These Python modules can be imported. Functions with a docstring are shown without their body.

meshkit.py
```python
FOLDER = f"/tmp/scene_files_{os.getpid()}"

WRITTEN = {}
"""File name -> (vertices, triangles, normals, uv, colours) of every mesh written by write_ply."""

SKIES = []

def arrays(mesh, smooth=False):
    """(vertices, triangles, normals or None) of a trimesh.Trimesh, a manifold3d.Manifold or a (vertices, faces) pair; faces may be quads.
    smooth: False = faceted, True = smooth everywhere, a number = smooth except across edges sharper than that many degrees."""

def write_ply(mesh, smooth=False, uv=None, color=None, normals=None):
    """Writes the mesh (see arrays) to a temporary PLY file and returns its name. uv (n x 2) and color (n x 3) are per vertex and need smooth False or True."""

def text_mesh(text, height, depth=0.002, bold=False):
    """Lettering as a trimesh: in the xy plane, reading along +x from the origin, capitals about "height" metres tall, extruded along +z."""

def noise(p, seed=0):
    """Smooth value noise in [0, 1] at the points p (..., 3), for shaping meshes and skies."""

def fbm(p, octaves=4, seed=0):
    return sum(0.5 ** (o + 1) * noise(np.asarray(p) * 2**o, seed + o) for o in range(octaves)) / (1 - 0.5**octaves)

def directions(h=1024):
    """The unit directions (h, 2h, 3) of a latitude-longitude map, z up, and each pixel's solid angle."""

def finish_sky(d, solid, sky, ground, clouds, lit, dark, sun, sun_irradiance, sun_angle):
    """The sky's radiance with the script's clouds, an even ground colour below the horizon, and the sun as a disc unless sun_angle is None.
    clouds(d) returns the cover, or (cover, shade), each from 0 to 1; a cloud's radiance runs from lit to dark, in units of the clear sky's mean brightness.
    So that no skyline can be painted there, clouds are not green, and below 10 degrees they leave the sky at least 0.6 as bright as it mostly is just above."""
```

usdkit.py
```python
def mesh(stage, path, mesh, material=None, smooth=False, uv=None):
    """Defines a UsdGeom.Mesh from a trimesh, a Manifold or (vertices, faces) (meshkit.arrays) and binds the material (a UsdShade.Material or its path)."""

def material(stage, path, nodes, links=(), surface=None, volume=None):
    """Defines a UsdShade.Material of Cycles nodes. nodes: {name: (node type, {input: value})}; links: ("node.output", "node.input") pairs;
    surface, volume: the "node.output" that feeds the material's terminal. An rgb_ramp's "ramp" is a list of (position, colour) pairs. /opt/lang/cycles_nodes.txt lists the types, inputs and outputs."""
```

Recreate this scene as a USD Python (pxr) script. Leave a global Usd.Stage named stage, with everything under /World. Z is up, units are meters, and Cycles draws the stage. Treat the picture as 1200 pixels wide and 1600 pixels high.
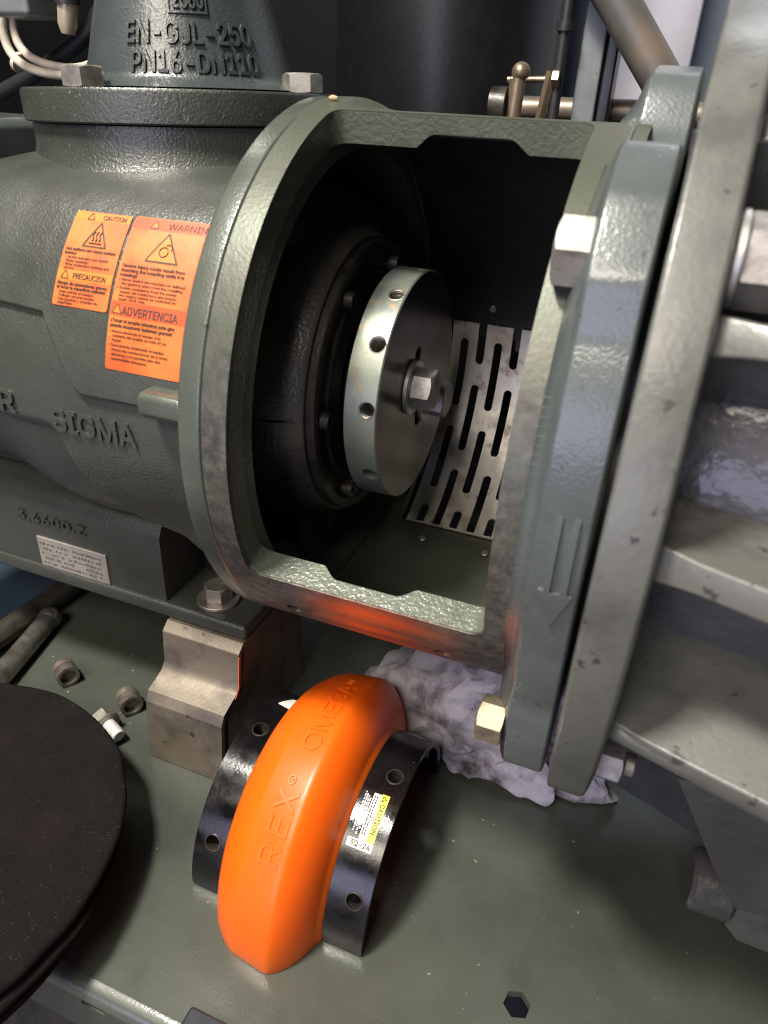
import math, numpy as np, trimesh, usdkit, meshkit
import manifold3d as m3
from manifold3d import Manifold as MF, CrossSection as CS
from meshkit import text_mesh, fbm, noise
from pxr import Usd, UsdGeom, UsdLux, UsdShade, Sdf, Gf

stage = Usd.Stage.CreateInMemory()
UsdGeom.SetStageUpAxis(stage, UsdGeom.Tokens.z)
UsdGeom.SetStageMetersPerUnit(stage, 1.0)
UsdGeom.Xform.Define(stage, '/World')
UsdGeom.Scope.Define(stage, '/World/Looks')
rng = np.random.default_rng(7)
rad = math.radians
def CSP(ps):
    p = np.array(ps[0], float); a = (p[:, 0] * np.roll(p[:, 1], -1) - p[:, 1] * np.roll(p[:, 0], -1)).sum()
    return CS([p if a > 0 else p[::-1]])

# ------------------------------------------------------------------ camera
cam = UsdGeom.Camera.Define(stage, '/World/camera')
cam.CreateHorizontalApertureAttr(24.0)
cam.CreateVerticalApertureAttr(32.0)
cam.CreateFocalLengthAttr(22.4)
cam.CreateFStopAttr(8.0)
cam.CreateFocusDistanceAttr(0.50)
cam.CreateClippingRangeAttr(Gf.Vec2f(0.01, 100))
cam.CreateExposureAttr(0.0)
CAM = np.array([0.1418, -0.4364, 0.1652])
RT = np.array([0.9280, 0.3701, 0.0433]); DN = np.array([0.2192, -0.4483, -0.8666]); FW = np.array([-0.3013, 0.8137, -0.4971])
mm = np.eye(4); mm[0, :3] = RT; mm[1, :3] = -DN; mm[2, :3] = -FW; mm[3, :3] = CAM
cam.AddTransformOp().Set(Gf.Matrix4d(*mm.ravel().tolist()))

# ------------------------------------------------------------------ lamps of the machine room
def rect_light(name, pos, target, w, h, inten, col):
    L = UsdLux.RectLight.Define(stage, '/World/' + name)
    L.CreateWidthAttr(w); L.CreateHeightAttr(h); L.CreateIntensityAttr(inten); L.CreateColorAttr(Gf.Vec3f(*col))
    z = np.array(pos, float) - np.array(target, float); z /= np.linalg.norm(z)
    up = np.array([0, 0, 1.0]) if abs(z[2]) < .95 else np.array([0, 1.0, 0])
    x = np.cross(up, z); x /= np.linalg.norm(x); y = np.cross(z, x)
    q = np.eye(4); q[0, :3] = x; q[1, :3] = y; q[2, :3] = z; q[3, :3] = pos
    L.AddTransformOp().Set(Gf.Matrix4d(*q.ravel().tolist()))
    p = L.GetPrim(); p.SetCustomDataByKey('kind', 'structure')
    return L

rect_light('ceiling_lamp', (-.47, -.63, 1.40), (0, -.1, -.2), .30, .22, 260, (1.0, .95, .85))
rect_light('front_lamp', (-.25, -1.55, 1.30), (0, 0, -.1), .85, .55, 17, (1.0, .90, .77))
rect_light('window_light', (-.3, -2.3, .15), (0, 0, 0), 1.3, .9, 4.6, (.70, .70, 1.0))
rect_light('rear_lamp', (.20, 1.3, 1.60), (0, 0, -.2), .5, .25, 19, (.88, .90, 1.0))

# ------------------------------------------------------------------ materials
MAT = {}
def mat(name, nodes, links, surface='p.BSDF'):
    MAT[name] = usdkit.material(stage, '/World/Looks/' + name, nodes, links, surface=surface)
    return MAT[name]

def surf(name, col, rough=.4, metal=0.0, col2=None, mix_scale=6.0, mix_pos=(.45, .65), bump=0.0, bump_scale=400., bump2=0.0, bump2_scale=60.,
         rough2=None, rough_scale=40., extra=None, detail=4.0, speck=None, speck_pos=(.64, .70), speck_scale=260., streak=None):
    nd = {'g': ('geometry', {}), 'p': ('principled_bsdf', dict({'base_color': col, 'roughness': rough, 'metallic': metal}, **(extra or {})))}
    lk = []
    src = None
    if col2 is not None:
        nd['n1'] = ('noise_texture', {'scale': mix_scale, 'detail': detail, 'roughness': .6})
        nd['r1'] = ('rgb_ramp', {'ramp': [(mix_pos[0], col), (mix_pos[1], col2)]})
        lk += [('g.position', 'n1.vector'), ('n1.fac', 'r1.fac')]; src = 'r1.color'
    if speck is not None:
        nd['n4'] = ('noise_texture', {'scale': speck_scale, 'detail': 3., 'roughness': .6})
        nd['r4'] = ('rgb_ramp', {'ramp': [(speck_pos[0], (0, 0, 0)), (speck_pos[1], (1, 1, 1))]})
        nd['m4'] = ('mix_color', {'a': col, 'b': speck})
        lk += [('g.position', 'n4.vector'), ('n4.fac', 'r4.fac'), ('r4.color', 'm4.fac')]
        if src: lk.append((src, 'm4.a'))
        src = 'm4.result'
    if streak is not None:      # long faint brushed scratches along x
        nd['mq'] = ('mapping', {'mapping_type': 'point', 'scale': (7., 520., 520.), 'rotation': (0., 0., .06)}); nd['nq'] = ('noise_texture', {'scale': 1., 'detail': 3.})
        nd['rq'] = ('rgb_ramp', {'ramp': [(.63, (0, 0, 0)), (.78, (.32, .32, .32))]}); nd['cq'] = ('mix_color', {'a': col, 'b': streak})
        lk += [('g.position', 'mq.vector'), ('mq.vector', 'nq.vector'), ('nq.fac', 'rq.fac'), ('rq.color', 'cq.fac')]
        if src: lk.append((src, 'cq.a'))
        src = 'cq.result'
    if src: lk.append((src, 'p.base_color'))
    if rough2 is not None:
        nd['n2'] = ('noise_texture', {'scale': rough_scale, 'detail': 5., 'roughness': .65})
        nd['r2'] = ('map_range', {'from_min': .35, 'from_max': .65, 'to_min': rough, 'to_max': rough2, 'clamp': True})
        lk += [('g.position', 'n2.vector'), ('n2.fac', 'r2.value'), ('r2.result', 'p.roughness')]
    nrm = None
    if bump2:
        nd['n5'] = ('noise_texture', {'scale': bump2_scale, 'detail': 2.})
        nd['b5'] = ('bump', {'strength': bump2, 'distance': .003})
        lk += [('g.position', 'n5.vector'), ('n5.fac', 'b5.height')]; nrm = 'b5.normal'
    if bump:
        nd['n3'] = ('noise_texture', {'scale': bump_scale, 'detail': 2.5, 'roughness': .55})
        nd['b3'] = ('bump', {'strength': bump, 'distance': .0008})
        lk += [('g.position', 'n3.vector'), ('n3.fac', 'b3.height')]
        if nrm: lk.append((nrm, 'b3.normal'))
        nrm = 'b3.normal'
    if nrm:
        lk.append((nrm, 'p.normal'))
        if extra and 'coat_weight' in extra: lk.append((nrm, 'p.coat_normal'))
    return mat(name, nd, lk)

GR = (.088, .098, .080)
surf('cast_paint', (.046, .049, .041), .36, col2=(.036, .038, .032), mix_scale=9, bump=.45, bump_scale=720, rough2=.48, rough_scale=40, speck=(.15, .14, .11), speck_pos=(.70, .76), speck_scale=420, extra={'coat_weight': .55, 'coat_roughness': .16})
surf('ring_paint', (.072, .082, .066), .33, col2=(.050, .057, .046), mix_scale=22, bump=.26, bump_scale=640, rough2=.45, rough_scale=25, speck=(.026, .022, .018), speck_pos=(.70, .72), speck_scale=150, extra={'coat_weight': .75, 'coat_roughness': .14})
surf('bumpy_paint', (.105, .118, .086), .30, col2=(.075, .085, .064), mix_scale=30, bump=.6, bump_scale=420, rough2=.42, rough_scale=60, extra={'coat_weight': .55, 'coat_roughness': .16})
surf('flange_paint', (.074, .088, .089), .36, col2=(.058, .068, .067), mix_scale=18, bump=.26, bump_scale=620, bump2=.04, bump2_scale=50, rough2=.5, rough_scale=60, speck=(.035, .032, .028), speck_pos=(.64, .76), speck_scale=120, extra={'coat_weight': .75, 'coat_roughness': .14})
surf('inlet_paint', (.040, .051, .052), .34, col2=(.030, .039, .039), mix_scale=14, bump=.42, bump_scale=560, rough2=.44, rough_scale=50, extra={'coat_weight': .55, 'coat_roughness': .16})
surf('motor_paint', (.106, .108, .097), .40, col2=(.066, .067, .062), mix_scale=26, bump=.22, bump_scale=320, bump2=.08, bump2_scale=34, rough2=.55, rough_scale=30, speck=(.035, .032, .028), speck_pos=(.66, .69), speck_scale=110, detail=7., extra={'coat_weight': .35, 'coat_roughness': .22})
surf('motor_cast', (.070, .068, .070), .30, col2=(.050, .049, .050), mix_scale=18, bump=.40, bump_scale=200, bump2=.30, bump2_scale=55, rough2=.42, rough_scale=40, extra={'coat_weight': .75, 'coat_roughness': .14})
surf('plate_paint', (.062, .071, .057), .28, col2=(.040, .047, .038), mix_scale=7, bump=.10, bump_scale=700, bump2=.03, bump2_scale=22, rough2=.55, rough_scale=9, speck=(.15, .15, .12), speck_pos=(.70, .75), speck_scale=300, detail=7., streak=(.105, .112, .095), extra={'coat_weight': .65, 'coat_roughness': .10})
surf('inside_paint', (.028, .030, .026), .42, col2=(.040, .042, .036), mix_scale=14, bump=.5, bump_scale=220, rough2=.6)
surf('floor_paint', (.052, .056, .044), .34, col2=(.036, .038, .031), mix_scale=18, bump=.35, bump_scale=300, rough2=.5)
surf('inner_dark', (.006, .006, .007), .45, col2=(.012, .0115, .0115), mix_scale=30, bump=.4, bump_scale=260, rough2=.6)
surf('black_steel', (.065, .058, .050), .30, .4, col2=(.024, .021, .019), mix_scale=45, bump=.30, bump_scale=360, rough2=.48)
surf('grime', (.010, .008, .008), .7, col2=(.03, .022, .016), mix_scale=90)
surf('neck_paint', (.042, .047, .038), .36, col2=(.030, .034, .028), mix_scale=10, bump=.65, bump_scale=640, rough2=.5, rough_scale=50, speck=(.20, .18, .15), speck_pos=(.66, .72), speck_scale=480, extra={'coat_weight': .55, 'coat_roughness': .16})
surf('zinc', (.42, .40, .375), .48, .8, col2=(.27, .25, .23), mix_scale=90, bump=.2, bump_scale=400, rough2=.62, rough_scale=120)
surf('brass_zinc', (.34, .29, .215), .50, .8, col2=(.22, .18, .13), mix_scale=80, bump=.2, rough2=.62, rough_scale=120)
surf('dull_zinc', (.40, .37, .32), .42, .8, col2=(.24, .22, .19), mix_scale=90, bump=.15, rough2=.55)
surf('washer_steel', (.58, .57, .54), .36, .85, col2=(.44, .43, .41), mix_scale=60, rough2=.5)
surf('collar_paint', (.066, .060, .051), .36, col2=(.034, .030, .026), mix_scale=40, bump=.5, bump_scale=420, rough2=.52, extra={'coat_weight': .4, 'coat_roughness': .2})
surf('brown_steel', (.21, .185, .165), .42, .6, col2=(.11, .09, .08), mix_scale=120)
surf('thread_steel', (.28, .26, .23), .5, .7, col2=(.15, .13, .11), mix_scale=160)
surf('perforated_metal', (.66, .63, .57), .40, .55, col2=(.40, .30, .21), mix_scale=38, mix_pos=(.52, .72), bump=.1, bump_scale=500, rough2=.6, rough_scale=60, speck=(.12, .065, .035), speck_pos=(.60, .74), speck_scale=45)
surf('bracket_metal', (.20, .168, .128), .42, .45, col2=(.115, .096, .078), mix_scale=26, bump=.15, bump_scale=420, rough2=.6, rough_scale=40, speck=(.05, .042, .035), speck_pos=(.62, .70), speck_scale=60)
surf('orange_edge', (.60, .13, .03), .6, col2=(.26, .08, .04), mix_scale=60)
surf('black_gloss', (.0045, .004, .0045), .11, 0., col2=(.009, .008, .009), mix_scale=30, bump=.08, bump_scale=900, rough2=.26, rough_scale=60, speck=(.09, .09, .085), speck_pos=(.70, .78), speck_scale=420)
surf('rubber', (.012, .012, .012), .55)
surf('label_orange', (.68, .165, .036), .45, col2=(.52, .085, .018), mix_scale=30, mix_pos=(.40, .66), bump=.15, bump_scale=300, detail=7., speck=(.28, .09, .04), speck_pos=(.62, .76), speck_scale=180)
surf('label_red', (.62, .080, .022), .42, col2=(.54, .065, .022), mix_scale=30)
surf('label_amber', (.70, .185, .022), .45)
surf('label_ink', (.045, .030, .018), .6)
surf('label_ink_pale', (.26, .11, .045), .6)
surf('label_white', (.72, .72, .70), .4)
surf('dull_yellow', (.50, .40, .13), .4, .5, col2=(.25, .2, .1), mix_scale=120)
surf('label_yellow', (.82, .80, .03), .4)
surf('nameplate_metal', (.46, .43, .38), .42, .5, col2=(.38, .35, .31), mix_scale=60, rough2=.6)
surf('nameplate_ink', (.14, .12, .10), .6)
surf('felt', (.0080, .0074, .0078), .95, col2=(.0135, .0095, .0085), mix_scale=24, bump=1.0, bump_scale=1300, speck=(.040, .030, .027), speck_pos=(.64, .74), speck_scale=800, extra={'specular_ior_level': .12})
surf('cable_black', (.018, .018, .019), .45)
surf('cable_cream', (.50, .44, .36), .5, col2=(.36, .31, .25), mix_scale=40)
surf('panel_black', (.0065, .0062, .0080), .34, col2=(.0085, .008, .010), mix_scale=60, bump=.15, bump_scale=260)
surf('panel_void', (.0022, .0022, .0026), .6, col2=(.0035, .0033, .004), mix_scale=8, extra={'specular_ior_level': .15})
surf('panel_blue', (.42, .50, .60), .45, col2=(.37, .45, .54), mix_scale=12, bump=.25, bump_scale=120)
surf('panel_lavender', (.48, .47, .55), .5, col2=(.42, .41, .49), mix_scale=9)
surf('strut_grey', (.14, .155, .16), .42, col2=(.11, .12, .125), mix_scale=30, speck=(.05, .05, .05), speck_pos=(.66, .7), speck_scale=200)
surf('tube_grey', (.085, .080, .075), .40, col2=(.14, .11, .085), mix_scale=22, speck=(.25, .22, .2), speck_pos=(.7, .75), speck_scale=200)
surf('bronze', (.33, .255, .18), .40, .75, col2=(.2, .15, .10), mix_scale=60)
surf('pipe_metal', (.24, .195, .155), .42, .5, col2=(.16, .13, .105), mix_scale=30)
surf('chrome_bar', (.30, .28, .25), .28, .8, col2=(.16, .145, .13), mix_scale=50, rough2=.45)
surf('tray_blue', (.04, .065, .095), .5)
surf('concrete', (.22, .21, .21), .85, col2=(.12, .115, .115), mix_scale=40, bump=.8, bump_scale=160, detail=8.)
surf('grit', (.20, .18, .14), .8, col2=(.06, .05, .04), mix_scale=30)
surf('lint', (.10, .085, .075), .9, col2=(.04, .03, .028), mix_scale=120)
surf('rust', (.38, .15, .05), .8)
surf('crumb_tan', (.5, .32, .18), .8)
surf('front_metal', (.030, .032, .040), .32, 0.2, col2=(.045, .046, .055), mix_scale=60, rough2=.5)
surf('lamp_glass', (.35, .30, .22), .25, .2)

# worn, partly bare machined rim: dark violet-brown metal, with orange rubber dust rubbed along the lower bar
nd = {'g': ('geometry', {}), 's': ('separate_xyz', {}),
      'nA': ('noise_texture', {'scale': 150., 'detail': 7., 'roughness': .7}), 'rA': ('rgb_ramp', {'ramp': [(.36, (.15, .135, .115)), (.52, (.080, .070, .064)), (.68, (.035, .028, .030))]}),
      'mp': ('mapping', {'mapping_type': 'point', 'scale': (12., 70., 70.)}), 'nB': ('noise_texture', {'scale': 1., 'detail': 4.}),
      'dx': ('math', {'math_type': 'subtract', 'value2': .034}), 'dx2': ('math', {'math_type': 'absolute'}), 'dxr': ('map_range', {'from_min': .012, 'from_max': .052, 'to_min': 1., 'to_max': 0., 'clamp': True}),
      'zr': ('map_range', {'from_min': -.066, 'from_max': -.078, 'to_min': 0., 'to_max': 1., 'clamp': True}),
      'pr': ('math', {'math_type': 'multiply'}), 'nr': ('map_range', {'from_min': .30, 'from_max': .58, 'to_min': 0.05, 'to_max': 1., 'clamp': True}), 'pr2': ('math', {'math_type': 'multiply'}),
      'zu': ('map_range', {'from_min': -.05, 'from_max': .15, 'to_min': 0., 'to_max': 1., 'clamp': True}), 'nU': ('noise_texture', {'scale': 45., 'detail': 5.}), 'aU': ('math', {'math_type': 'multiply_add', 'value2': 1.8, 'value3': -.80}),
      'mU': ('math', {'math_type': 'add', 'use_clamp': True}), 'mxU': ('mix_color', {'b': (.088, .098, .074)}),
      'mx': ('mix_color', {'b': (.62, .125, .03)}),
      'bn': ('noise_texture', {'scale': 500., 'detail': 2.}), 'b': ('bump', {'strength': .25, 'distance': .0006}),
      'p': ('principled_bsdf', {'roughness': .42, 'metallic': .35})}
mat('machined_rim', nd, [('g.position', 'nA.vector'), ('nA.fac', 'rA.fac'), ('g.position', 's.vector'), ('g.position', 'mp.vector'), ('mp.vector', 'nB.vector'),
    ('s.x', 'dx.value1'), ('dx.value', 'dx2.value1'), ('dx2.value', 'dxr.value'), ('s.z', 'zr.value'), ('dxr.result', 'pr.value1'), ('zr.result', 'pr.value2'),
    ('nB.fac', 'nr.value'), ('pr.value', 'pr2.value1'), ('nr.result', 'pr2.value2'), ('pr2.value', 'mx.fac'), ('s.z', 'zu.value'), ('g.position', 'nU.vector'), ('nU.fac', 'aU.value1'), ('zu.result', 'mU.value1'), ('aU.value', 'mU.value2'), ('mU.value', 'mxU.fac'), ('rA.color', 'mxU.a'), ('mxU.result', 'mx.a'), ('mx.result', 'p.base_color'),
    ('g.position', 'bn.vector'), ('bn.fac', 'b.height'), ('b.normal', 'p.normal')])
# turned steel face
mat('turned_steel', {'g': ('geometry', {}), 't': ('tangent', {'direction_type': 'radial', 'axis': 'x'}), 'n': ('noise_texture', {'scale': 26., 'detail': 4.}),
    'r': ('rgb_ramp', {'ramp': [(.4, (.24, .225, .21)), (.65, (.15, .135, .12))]}),
    'p': ('principled_bsdf', {'metallic': 1., 'roughness': .30, 'anisotropic': .75})},
    [('g.position', 'n.vector'), ('n.fac', 'r.fac'), ('r.color', 'p.base_color'), ('t.tangent', 'p.tangent')])
# plated hub rim with rust blooms
surf('plated_rim', (.25, .275, .22), .33, .6, col2=(.16, .185, .18), mix_scale=28, bump=.08, rough2=.48, rough_scale=50, speck=(.36, .25, .13), speck_pos=(.585, .70), speck_scale=60)
# orange polyurethane
mat('orange_rubber', {'g': ('geometry', {}), 'n': ('noise_texture', {'scale': 400., 'detail': 2.}), 'b': ('bump', {'strength': .05, 'distance': .0006}),
    'p': ('principled_bsdf', {'base_color': (1.0, .128, .005), 'roughness': .36, 'subsurface_weight': .35, 'subsurface_radius': (1., .30, .02), 'subsurface_scale': .014, 'specular_ior_level': .4})},
    [('g.position', 'n.vector'), ('n.fac', 'b.height'), ('b.normal', 'p.normal')])
# soiled wiping cloth
mat('cloth', {'g': ('geometry', {}), 'n': ('noise_texture', {'scale': 22., 'detail': 6., 'roughness': .65}), 'r': ('rgb_ramp', {'ramp': [(.36, (.05, .043, .05)), (.45, (.26, .24, .29)), (.55, (.50, .48, .56))]}),
    'w': ('wave_texture', {'scale': 300., 'distortion': 5., 'detail': 2.}), 'b': ('bump', {'strength': .45, 'distance': .0008}),
    'n2': ('noise_texture', {'scale': 900., 'detail': 2.}), 'b2': ('bump', {'strength': .2, 'distance': .0006}),
    'p': ('principled_bsdf', {'roughness': .95, 'sheen_weight': .2})},
    [('g.position', 'n.vector'), ('n.fac', 'r.fac'), ('r.color', 'p.base_color'), ('g.position', 'w.vector'), ('w.fac', 'b.height'), ('g.position', 'n2.vector'), ('n2.fac', 'b2.height'), ('b.normal', 'b2.normal'), ('b2.normal', 'p.normal')])

# ------------------------------------------------------------------ scene helpers
USED = {}
def path_for(name, parent):
    base = (parent.GetPath().pathString if parent else '/World') + '/'
    k = base + name; n = USED.get(k, 0); USED[k] = n + 1
    return k if n == 0 else '%s_%03d' % (k, n)
def thing(name, label, cat, group=None, kind=None):
    x = UsdGeom.Xform.Define(stage, path_for(name, None)).GetPrim()
    return tag(x, label, cat, group, kind)
def tag(p, label=None, cat=None, group=None, kind=None):
    for k, v in (('label', label), ('category', cat), ('group', group), ('kind', kind)):
        if v: p.SetCustomDataByKey(k, v)
    return p
def obj(name, mesh, m, parent=None, smooth=35, label=None):
    if isinstance(mesh, (list, tuple)) and not isinstance(mesh[0], np.ndarray):
        mesh = cat(mesh)
    pr = usdkit.mesh(stage, path_for(name, parent), mesh, MAT[m], smooth=smooth).GetPrim()
    if label: pr.SetCustomDataByKey('label', label)
    return pr
def tm(m):
    if isinstance(m, trimesh.Trimesh): return m
    q = m.to_mesh(); return trimesh.Trimesh(np.array(q.vert_properties[:, :3], float), np.array(q.tri_verts), process=False)
def cat(ms): return trimesh.util.concatenate([tm(m) for m in ms])
def mf(t):
    t = t.copy(); t.merge_vertices()
    return MF(m3.Mesh(np.asarray(t.vertices, np.float32), np.asarray(t.faces, np.uint32)))

def basis(z, up=(0, 0, 1)):
    z = np.array(z, float); z /= np.linalg.norm(z); up = np.array(up, float)
    if abs(z @ up) > .97: up = np.array([0, 1., 0]) if abs(z[1]) < .9 else np.array([1., 0, 0])
    x = np.cross(up, z); x /= np.linalg.norm(x)
    return x, np.cross(z, x), z
def place(m, o, z=(0, 0, 1), roll=0., up=(0, 0, 1)):
    t = tm(m).copy(); x, y, z = basis(z, up); c, s = math.cos(rad(roll)), math.sin(rad(roll))
    X, Y = x * c + y * s, -x * s + y * c
    M = np.eye(4); M[:3, 0] = X; M[:3, 1] = Y; M[:3, 2] = z; M[:3, 3] = o
    t.apply_transform(M); return t
def revolve(prof, n=160, origin=(0, 0, 0), axis='x', a0=0., a1=360., close=True):
    """prof: (axial, radius) points in order; a closed loop when close."""
    p = np.array(prof, float); k = len(p); full = abs(a1 - a0 - 360) < 1e-6
    A = np.radians(np.linspace(a0, a1, n + 1)); A = A[:-1] if full else A
    c, s = np.cos(A)[:, None], np.sin(A)[:, None]
    ax = np.broadcast_to(p[:, 0], (len(A), k)); r = p[:, 1]
    if axis == 'x': V = np.stack([ax, -r * c, r * s], -1)        # angle from the front (-y) upwards
    elif axis == 'z': V = np.stack([r * c, r * s, ax], -1)
    V = V.reshape(-1, 3) + np.array(origin)
    F = []; m = len(A)
    for i in range(m if full else m - 1):
        j = (i + 1) % m
        for q in range(k if close else k - 1):
            q2 = (q + 1) % k
            F += [[i * k + q, i * k + q2, j * k + q2], [i * k + q, j * k + q2, j * k + q]]
    if not full and close:
        import shapely.geometry as sg
        v2, f2 = trimesh.creation.triangulate_polygon(sg.Polygon(p), engine='earcut')
        idx = [int(np.argmin(((p - a) ** 2).sum(1))) for a in v2]
        for f in f2:
            F.append([idx[f[0]], idx[f[1]], idx[f[2]]]); F.append([(m - 1) * k + idx[f[2]], (m - 1) * k + idx[f[1]], (m - 1) * k + idx[f[0]]])
    t = trimesh.Trimesh(V, np.array(F), process=False)
    t.merge_vertices(); t.update_faces(t.nondegenerate_faces()); trimesh.repair.fix_normals(t)
    return t
def rbox(lo, hi, r=.002):
    lo, hi = np.array(lo, float), np.array(hi, float)
    r = min(r, .49 * (hi - lo).min()); k = r * .3; P = []
    for s in np.ndindex(2, 2, 2):
        for a in range(3):
            for kk in ((0, r, r), (k, k, r * 1.0), (k, r, k)):
                d = np.roll(np.array(kk), a)
                P.append([lo[i] + d[i] if s[i] == 0 else hi[i] - d[i] for i in range(3)])
    return tm(MF.hull_points(np.array(P)))
def hull(P): return tm(MF.hull_points(np.array(P, float)))
def tube(pts, r, n=16, cap=True):
    pts = np.array(pts, float); T = np.gradient(pts, axis=0); T /= np.linalg.norm(T, axis=1)[:, None]
    up = np.array([0, 0, 1.]) if abs(T[0] @ [0, 0, 1]) < .9 else np.array([0, 1., 0])
    V = []; r = np.broadcast_to(r, len(pts)); u = np.cross(T[0], up)
    for p, t, rr in zip(pts, T, r):
        u = u - t * (u @ t); u /= np.linalg.norm(u); v = np.cross(t, u)
        a = np.linspace(0, 2 * np.pi, n, endpoint=False)
        V.append(p + rr * (np.cos(a)[:, None] * u + np.sin(a)[:, None] * v))
    V = np.concatenate(V); F = []
    for i in range(len(pts) - 1):
        for k in range(n):
            a, b = i * n + k, i * n + (k + 1) % n; F += [[a, b, b + n], [a, b + n, a + n]]
    if cap:
        for base, fl in ((0, True), ((len(pts) - 1) * n, False)):
            c = len(V); V = np.vstack([V, V[base:base + n].mean(0)])
            for k in range(n):
                f = [c, base + k, base + (k + 1) % n]; F.append(f[::-1] if fl else f)
    t = trimesh.Trimesh(V, F, process=False); trimesh.repair.fix_normals(t); return t
def spline(ctrl, n=40):
    from scipy.interpolate import CubicSpline
    c = np.array(ctrl, float); return CubicSpline(np.linspace(0, 1, len(c)), c)(np.linspace(0, 1, n))
def warp(m, R=1.0, yc=0., zc=0., wob=None, flip=False):
    """(x, s = theta*R, r) -> round the x axis; theta is measured from the front (-y) upwards."""
    def f(v):
        th, r = v[:, 1] / R, v[:, 2]
        return np.stack([v[:, 0], yc - r * np.cos(th), zc + r * np.sin(th)], 1)
    if isinstance(m, MF):
        q = m.to_mesh(); t = trimesh.Trimesh(f(np.array(q.vert_properties[:, :3], float)), np.array(q.tri_verts), process=False)
    else:
        t = m.copy(); t.vertices = f(np.array(t.vertices))
    return t
def slab(poly, r0, r1, R, ref=.004, yc=0., zc=0.):
    """A curved slab: CrossSection poly in (x, theta*R)."""
    return warp(poly.extrude(r1 - r0).translate((0, 0, r0)).refine_to_length(ref), R, yc, zc)
def crect(x0, x1, t0, t1, R, rnd=0.):
    c = CS.square((x1 - x0, rad(t1 - t0) * R)).translate((x0, rad(t0) * R))
    if rnd: c = c.offset(-rnd, m3.JoinType.Round, 2., 12).offset(rnd, m3.JoinType.Round, 2., 12)
    return c
def hexbolt(af, h, chamfer=.12, washer=None, wh=.003, flange=False, bore=None):
    """Bolt head standing on z = 0."""
    R = af / math.sqrt(3)
    m = MF.cylinder(h, R, R, 6)
    cone = MF.cylinder(h, R + h * 1.6, af * .47, 64)
    m = m ^ cone
    low = MF.cylinder(h, af * .49, R + h * 3.0, 64); m = m ^ low
    return tm(m)
def disc(r, h, c=.0006, n=64):
    return revolve([(0, 0.0001), (0, r - c), (c, r), (h - c, r), (h, r - c), (h, .0001)], n, axis='z')
def washer_mesh(r, ri, h, c=.0005):
    return revolve([(0, ri), (0, r - c), (c, r), (h - c, r), (h, r - c), (h, ri)], 64, axis='z')
def fit_text(txt, h, width=None, depth=.0002, bold=False):
    t = text_mesh(txt, h, depth, bold)
    if width: t.apply_scale([width / (t.bounds[1, 0] - t.bounds[0, 0]), 1, 1])
    return t
def text_on_cyl(txt, h, x0, th, R, depth, width=None, bold=False, mode='x', yc=0., zc=0., slope=0.):
    """mode x: reads along +x, up is +theta; up: reads along +theta, top towards -x; down: reads along -theta, top towards +x."""
    t = fit_text(txt, h, width, depth, bold); v = np.array(t.vertices)
    u, w, d = v[:, 0], v[:, 1], v[:, 2]
    if mode == 'x': X, T = x0 + u, rad(th) + w / R
    elif mode == 'up': X, T = x0 - w, rad(th) + u / R
    else: X, T = x0 + w, rad(th) - u / R
    r = R + d + slope * X
    t.vertices = np.stack([X, yc - r * np.cos(T), zc + r * np.sin(T)], 1); return t
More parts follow.
